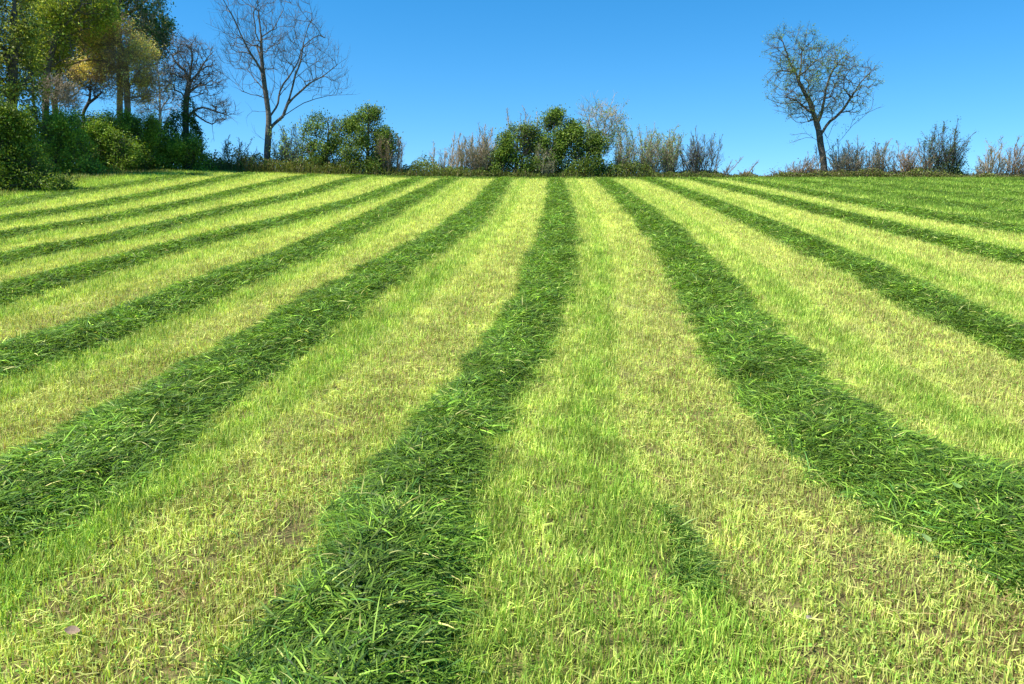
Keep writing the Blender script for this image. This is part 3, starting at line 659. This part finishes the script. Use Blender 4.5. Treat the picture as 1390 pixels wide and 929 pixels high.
shrub('low grey bare shrub left of the tall bare tree', 315, 46, fan(315, 235, [(303, 190), (312, 184), (322, 186), (332, 196), (343, 188)]), [(312, 203, 15, 15), (335, 208, 14, 10)], 130, GREY)
shrub('loose green sapling clump just right of the tall bare tree', 392, 46.5, fan(392, 235, [(372, 180), (384, 172), (397, 166), (408, 160), (415, 170), (380, 195)]), [(385, 190, 18, 22), (405, 185, 16, 24)], 170, GREY,
      dict(n=1980, s=.10, spread=.12, **SPR), name='leafing_sapling')
def rtree(label, base, Y, trunk, env, n, nt, pal, extra=None, name='round_tree', cat='tree', s=.105):
    env = [e2 for e in env for e2 in [(e[0], e[1], e[2] * .78, e[3] * .78)] + [(e[0] + e[2] * .66 * math.cos(a), e[1] - e[3] * .62 * math.sin(a), e[2] * k, e[3] * k) for a, k in zip(rng.uniform(-.9, 4.0, 4), rng.uniform(.22, .42, 4))]]
    env += [(base + dx_, 226, 14, 13) for dx_ in (-16, 0, 15)]
    pal = dict(pal, gap=1.8); n = int(n * 1.7)
    plant(name, label, cat, base, Y, trunk, env, nt, .11, DARK, rtip=.009, ntw=2, twl=(.2, .5), leaf=dict(n=n, s=s, spread=.15, cs=1.2, lo=.45, hi=1.55, **pal), shell=.5, upb=.15)
rtree('loose round leafy tree left of its twin, sky showing under its crown', 443, 46, [[(444, 255), (444, 222), (444, 205), (446, 180)], [(444, 212), (425, 200), (418, 190)], [(445, 200), (460, 185), (465, 170)]],
      [(440, 175, 23, 22), (430, 203, 24, 10), (462, 180, 18, 22), (455, 205, 18, 10)], 7500, 330, G2)
rtree('denser round leafy tree right of its twin, reaching the undergrowth', 500, 45.7, [[(498, 255), (498, 225), (500, 200), (500, 170)], [(499, 210), (480, 190), (478, 170)], [(500, 205), (520, 190), (525, 180)]],
      [(498, 175, 24, 24), (490, 205, 28, 20), (520, 200, 20, 25), (505, 160, 14, 10)], 11500, 420, G2)
shrub('reddish twiggy shrub on the right flank of the denser round tree', 530, 45.5, fan(530, 238, [(515, 180), (528, 178), (536, 180), (545, 190)]), [(530, 205, 13, 22)], 150, REDB)
shrub('wispy bare shrub leaning left over the low dark hedge', 612, 46, fan(612, 240, [(588, 192), (603, 200), (616, 176), (624, 180), (632, 186)]), [(618, 205, 17, 22), (600, 215, 12, 12)], 170, TAN)
shrub('dense grey upright bare shrub beside the evergreen clump', 655, 46, fan(655, 240, [(632, 190), (640, 180), (650, 170), (658, 167), (668, 172), (676, 185)], .55), [(652, 200, 20, 28), (662, 190, 14, 22), (645, 218, 16, 14)], 420, TAN, ntw=3, twr=.009)
rtree('left bush of the dark clump in the middle of the crest', 700, 45.6, [[(700, 255), (700, 230), (702, 205), (703, 185)], [(700, 225), (685, 210), (682, 200)], [(701, 220), (718, 205), (722, 195)]],
      [(700, 193, 24, 20), (690, 212, 22, 12), (720, 200, 20, 20), (712, 182, 16, 12)], 9500, 330, G2, name='dense_bush', cat='bush')
rtree('tallest middle bush of the dark clump on the crest', 752, 45.9, [[(752, 255), (752, 225), (752, 200), (752, 170)], [(752, 215), (735, 200), (732, 190)], [(752, 215), (768, 200), (772, 190)]],
      [(753, 175, 22, 20), (745, 197, 26, 22), (768, 190, 18, 26), (755, 162, 13, 9), (750, 218, 22, 9)], 12000, 420, G2, name='dense_bush', cat='bush')
rtree('right bush of the dark clump, wrapped by a tall wispy sapling', 798, 45.6, [[(797, 255), (797, 225), (797, 200), (797, 180)], [(797, 215), (785, 200), (783, 192)], [(797, 215), (810, 205), (814, 195)]],
      [(795, 187, 18, 18), (800, 207, 22, 17), (812, 200, 12, 18)], 6500, 260, G2, name='dense_bush', cat='bush')
shrub('two thin bare shoots standing up behind the left dark bush', 705, 46.8, fan(705, 235, [(688, 148), (710, 144), (720, 160), (729, 150)]), [(705, 175, 18, 16)], 40, TAN)
shrub('grey green thin shrub in front of the middle dark bush', 740, 45.2, fan(740, 242, [(730, 195), (740, 190), (748, 196), (755, 205)]), [(740, 210, 12, 16)], 130, TAN, dict(n=700, s=.08, spread=.1, c=[(.16, .2, .10), (.10, .14, .05)], w=[1, 1]))
plant('tall_sapling', 'tall wispy sapling with pale leaf buds rising right of the dark clump', 'sapling', 815, 46.2, [
    [(812, 255), (812, 225), (815, 195), (822, 165), (832, 134)], [(814, 205), (800, 175), (790, 150)], [(816, 190), (806, 150), (800, 140)], [(818, 185), (835, 165), (846, 146)], [(815, 205), (835, 190), (848, 170)], [(822, 168), (815, 150), (805, 136)], [(813, 215), (825, 200), (842, 200)]],
  [(820, 165, 22, 24), (835, 175, 14, 24), (800, 160, 12, 16), (815, 195, 20, 18)], 190, .06, TAN, ntw=3, twl=(.25, .7), twr=.0085, upb=.5, leaf=dict(n=1500, s=.085, spread=.08, **SPR), trunk_name='stems', wig=.08)
shrub('upright pale green thicket right of the tall wispy sapling', 848, 46, fan(848, 240, [(836, 180), (845, 172), (855, 180), (860, 190)], .6), [(848, 200, 13, 26)], 170, TAN, dict(n=1540, s=.08, spread=.09, **SPR), name='leafing_shrub')
shrub('pale green thicket of thin upright stems, left of a pair', 882, 46, fan(882, 240, [(868, 172), (878, 172), (887, 168), (893, 176), (872, 195)], .7), [(880, 195, 14, 26), (886, 215, 14, 14)], 230, TAN, dict(n=2200, s=.08, spread=.09, **SPR), name='leafing_shrub')
shrub('pale green thicket of thin upright stems, right of a pair', 910, 46.2, fan(910, 240, [(900, 182), (908, 178), (918, 170), (921, 184)], .7), [(908, 200, 13, 24)], 190, TAN, dict(n=2200, s=.08, spread=.09, **SPR), name='leafing_shrub')
shrub('spreading bare shrub with fanned twigs, alone left of the gap', 950, 46, fan(950, 242, [(926, 195), (938, 180), (946, 170), (958, 182), (968, 182), (978, 195)]), [(948, 205, 24, 20), (962, 205, 20, 18), (930, 215, 16, 12)], 240, GREY, dict(n=350, s=.08, spread=.09, **SPR))
shrub('little broken bush leaning right into the gap', 980, 45.6, [(993, 217), (973, 222), (1006, 214)], [(984, 232, 14, 8)], 60, REDB, rt=.06)
shrub('broken slanting stump with dead brush in the gap', 1006, 45.6, [(1020, 226), (1029, 217), (1012, 230)], [(1014, 236, 9, 5)], 70, REDB, rt=.10, name='broken_stump', cat='stump')
shrub('low brown bramble left of the lone tree', 1078, 45.7, fan(1078, 243, [(1058, 228), (1068, 222), (1080, 218), (1092, 214), (1100, 205), (1045, 232)]), [(1070, 232, 26, 9), (1095, 228, 20, 11), (1050, 237, 14, 5)], 420, REDB, dict(n=700, s=.08, spread=.12, c=[(.10, .11, .04), (.13, .10, .06)], w=[1, 1]), name='brown_bramble')
shrub('tall brown brush close against the right of the lone tree', 1150, 46, fan(1150, 243, [(1133, 195), (1142, 188), (1152, 190), (1163, 185), (1170, 195)], .5), [(1145, 212, 19, 22), (1160, 212, 18, 22), (1132, 225, 18, 13)], 480, TAN, dict(n=500, s=.08, spread=.12, c=[(.06, .09, .03), (.10, .10, .05)], w=[1, 1]))
shrub('brown broom shaped bare shrub standing alone', 1192, 46, fan(1192, 243, [(1178, 203), (1186, 196), (1194, 192), (1201, 194), (1210, 188)], .5), [(1192, 212, 12, 17)], 210, TAN)
shrub('pinkish brown bare shrub between the broom shaped and spiky ones', 1232, 46, fan(1232, 243, [(1216, 205), (1224, 190), (1234, 200), (1244, 196), (1250, 205)], .5), [(1228, 218, 20, 18), (1246, 220, 18, 14)], 380, REDB)
shrub('tall spiky shrub with thorny shoots and a dark leafy foot', 1280, 46, fan(1280, 243, [(1262, 170), (1270, 168), (1277, 178), (1287, 168), (1297, 162), (1303, 178), (1316, 180), (1318, 202), (1252, 190), (1315, 218)], .45),
      [(1280, 205, 22, 22), (1283, 225, 24, 12)], 260, DARK, dict(n=2600, s=.08, spread=.11, c=[(.05, .09, .025), (.12, .17, .06)], w=[2, 1], zmin=.05), name='spiky_shrub')
shrub('pale bare shrub second from the right edge', 1345, 46, fan(1345, 243, [(1330, 212), (1338, 202), (1350, 188), (1362, 194)], .5), [(1345, 217, 22, 18)], 230, TAN)
shrub('bare shrub with a hooked branch at the right edge', 1372, 46, fan(1372, 243, [(1366, 200), (1380, 186), (1384, 194), (1392, 215), (1400, 205)], .4), [(1372, 216, 10, 16), (1388, 222, 10, 10)], 170, REDB, rt=.06)

# undergrowth along the crest and rough grass on the left bank: nobody could count these
B = Buf(); Xs = []; 
n = 110000
px = rng.uniform(60, 1440, n); yy = rng.uniform(44.7, 47.5, n)
hgt = np.interp(px, [60, 250, 280, 330, 420, 540, 560, 595, 610, 680, 790, 870, 880, 1000, 1030, 1060, 1130, 1260, 1320, 1440], [1.1, 1.1, .55, .75, .6, .5, .9, .9, .5, .35, .65, .6, .3, .14, .05, .2, .35, .3, .15, .12])
hgt = (hgt + .2 + .25 * (px < 540)) * np.clip(.15 + 1.7 * fbm(px * .045, yy * .8, 801, 3) ** 1.3, .2, 1.7) + (yy - 44.7) * .07
X = (px - 695) / FPX * (yy + 1); v = rng.uniform(0, 1, n) ** .8
P = np.stack([X, yy, H(X, yy) + hgt * v], 1)
brown = np.interp(px, [270, 320, 400, 470, 540, 1000, 1060, 1440], [.3, .6, .4, .25, .1, .15, .6, .55]) > rng.uniform(0, 1, n)
P1, P2 = P[~brown], P[brown]
leaves(B, P1, np.full(len(P1), .10), [(.07, .10, .015), (.11, .15, .022), (.16, .19, .04)], [3, 2.5, 1.2], .8, 3)
leaves(B, P2, np.full(len(P2), .10), [(.11, .10, .035), (.16, .13, .06), (.08, .09, .025)], [2, 1, 2], .8, 4)
m = 16000; px = rng.uniform(270, 1440, m); yy = rng.uniform(44.6, 47, m); X = (px - 695) / FPX * (yy + 1)
c = pick([(.20, .22, .06), (.28, .24, .11), (.12, .17, .03)], [2, 1.5, 2], m)
hh = np.interp(px, [270, 540, 600, 1000, 1030, 1440], [.9, .8, .7, .4, .2, .45])
blades(B, np.stack([X, yy, H(X, yy) - .02], 1), rng.uniform(0, 6.28, m), rng.uniform(1.0, 1.55, m), -rng.uniform(0, .9, m), hh * rng.uniform(.5, 1.3, m), rng.uniform(.012, .03, m), c, 2)
m = 5200; px = rng.uniform(560, 1440, m); yy = rng.uniform(44.9, 47, m); X = (px - 695) / FPX * (yy + 1)
hh = np.interp(px, [560, 640, 850, 960, 985, 1045, 1080, 1330, 1440], [.6, .85, .95, .8, .2, .3, .75, .85, .6]) * np.clip(fbm(px * .07, yy * .5, 821, 3) * 2.6 - .6, .15, 1.5)
c = pick([(.30, .23, .14), (.22, .18, .11), (.18, .20, .06)], [2, 2, 1.3], m)
blades(B, np.stack([X, yy, H(X, yy) - .02], 1), rng.uniform(0, 6.28, m), rng.uniform(.9, 1.5, m), rng.normal(0, .5, m), hh * rng.uniform(.5, 1.2, m), rng.uniform(.010, .02, m), c, 3)
tag(B.build('undergrowth', M_LEAF), 'low tangle of weeds and brambles along the crest', 'undergrowth', kind='stuff')
B = Buf(); n = 70000
Y = rng.uniform(22, 46, n); X = edge_left(Y) - rng.uniform(-.5, 9, n) ** 1
X = np.where(rng.uniform(0, 1, n) < .35, rng.uniform(-19, -7, n), X); Y = np.where(X > edge_left(Y) + .6, rng.uniform(44.4, 46, n), Y)
X[:14000] = rng.uniform(-18, 33, 14000); Y[:14000] = rng.uniform(44.3, 45.5, 14000)
c = 1.45 * pick([(.15, .19, .035), (.22, .21, .06), (.10, .17, .02), (.16, .13, .05)], [3, 1.6, 2.4, .6], n) * (.6 + .8 * fbm(X * .7, Y * .7, 811))[:, None]
blades(B, np.stack([X, Y, H(X, Y) - .02], 1), rng.uniform(0, 6.28, n), rng.uniform(.7, 1.5, n), -rng.uniform(.1, 1, n), rng.uniform(.12, .3, n), rng.uniform(.015, .035, n), c, 2)
tag(B.build('rough_grass', M_STUB), 'rough olive grass on the bank below the woods', 'grass', kind='stuff')

# ------------------------------------------------------------------ light, sky, camera
EL, AZ = math.radians(55), math.radians(-113)      # the sun stands to the left, a little behind the camera
sd = (math.cos(EL) * math.sin(AZ), math.cos(EL) * math.cos(AZ), math.sin(EL))
w = bpy.data.worlds.new('World'); bpy.context.scene.world = w; w.use_nodes = True
nt = w.node_tree; N = nt.nodes; Lk = nt.links; N.clear()
out = N.new('ShaderNodeOutputWorld'); bg = N.new('ShaderNodeBackground'); bg.inputs['Strength'].default_value = .108
sky = N.new('ShaderNodeTexSky'); sky.sky_type = 'NISHITA'; sky.sun_disc = False
sky.sun_elevation = EL; sky.sun_rotation = AZ; sky.air_density = 1.0; sky.dust_density = 0.0; sky.ozone_density = 4.0; sky.altitude = 200
hs = N.new('ShaderNodeHueSaturation'); hs.inputs['Saturation'].default_value = 1.35; hs.inputs['Hue'].default_value = .494
tc = N.new('ShaderNodeTexCoord'); mp = N.new('ShaderNodeMapping'); mp.inputs['Location'].default_value = (0, 0, .088)
Lk.new(tc.outputs['Generated'], mp.inputs['Vector']); Lk.new(mp.outputs[0], sky.inputs['Vector'])
Lk.new(sky.outputs[0], hs.inputs['Color']); Lk.new(hs.outputs[0], bg.inputs['Color']); Lk.new(bg.outputs[0], out.inputs['Surface'])
ld = bpy.data.lights.new('sun', 'SUN'); ld.energy = 4.5; ld.angle = math.radians(.53); ld.color = (1, .955, .88)
sun = bpy.data.objects.new('sun', ld); C.objects.link(sun)
from mathutils import Vector
sun.rotation_euler = Vector(sd).to_track_quat('Z', 'Y').to_euler(); sun.location = Vector(sd) * 60
cd = bpy.data.cameras.new('camera'); cam = bpy.data.objects.new('camera', cd); C.objects.link(cam)
cd.sensor_fit = 'HORIZONTAL'; cd.sensor_width = 36; cd.lens = 36 * FPX / 1390; cd.clip_end = 2000; cd.clip_start = .05
cam.location = (0, 0, CAMH); cam.rotation_euler = (math.radians(90) - PITCH, 0, 0)
sc = bpy.context.scene; sc.camera = cam
sc.view_settings.view_transform = 'Standard'; sc.view_settings.look = 'None'; sc.view_settings.gamma = 1
sc.view_settings.exposure = 0.95; sc.view_settings.use_curve_mapping = False
sc.cycles.max_bounces = 6; sc.cycles.diffuse_bounces = 3; sc.cycles.transmission_bounces = 4
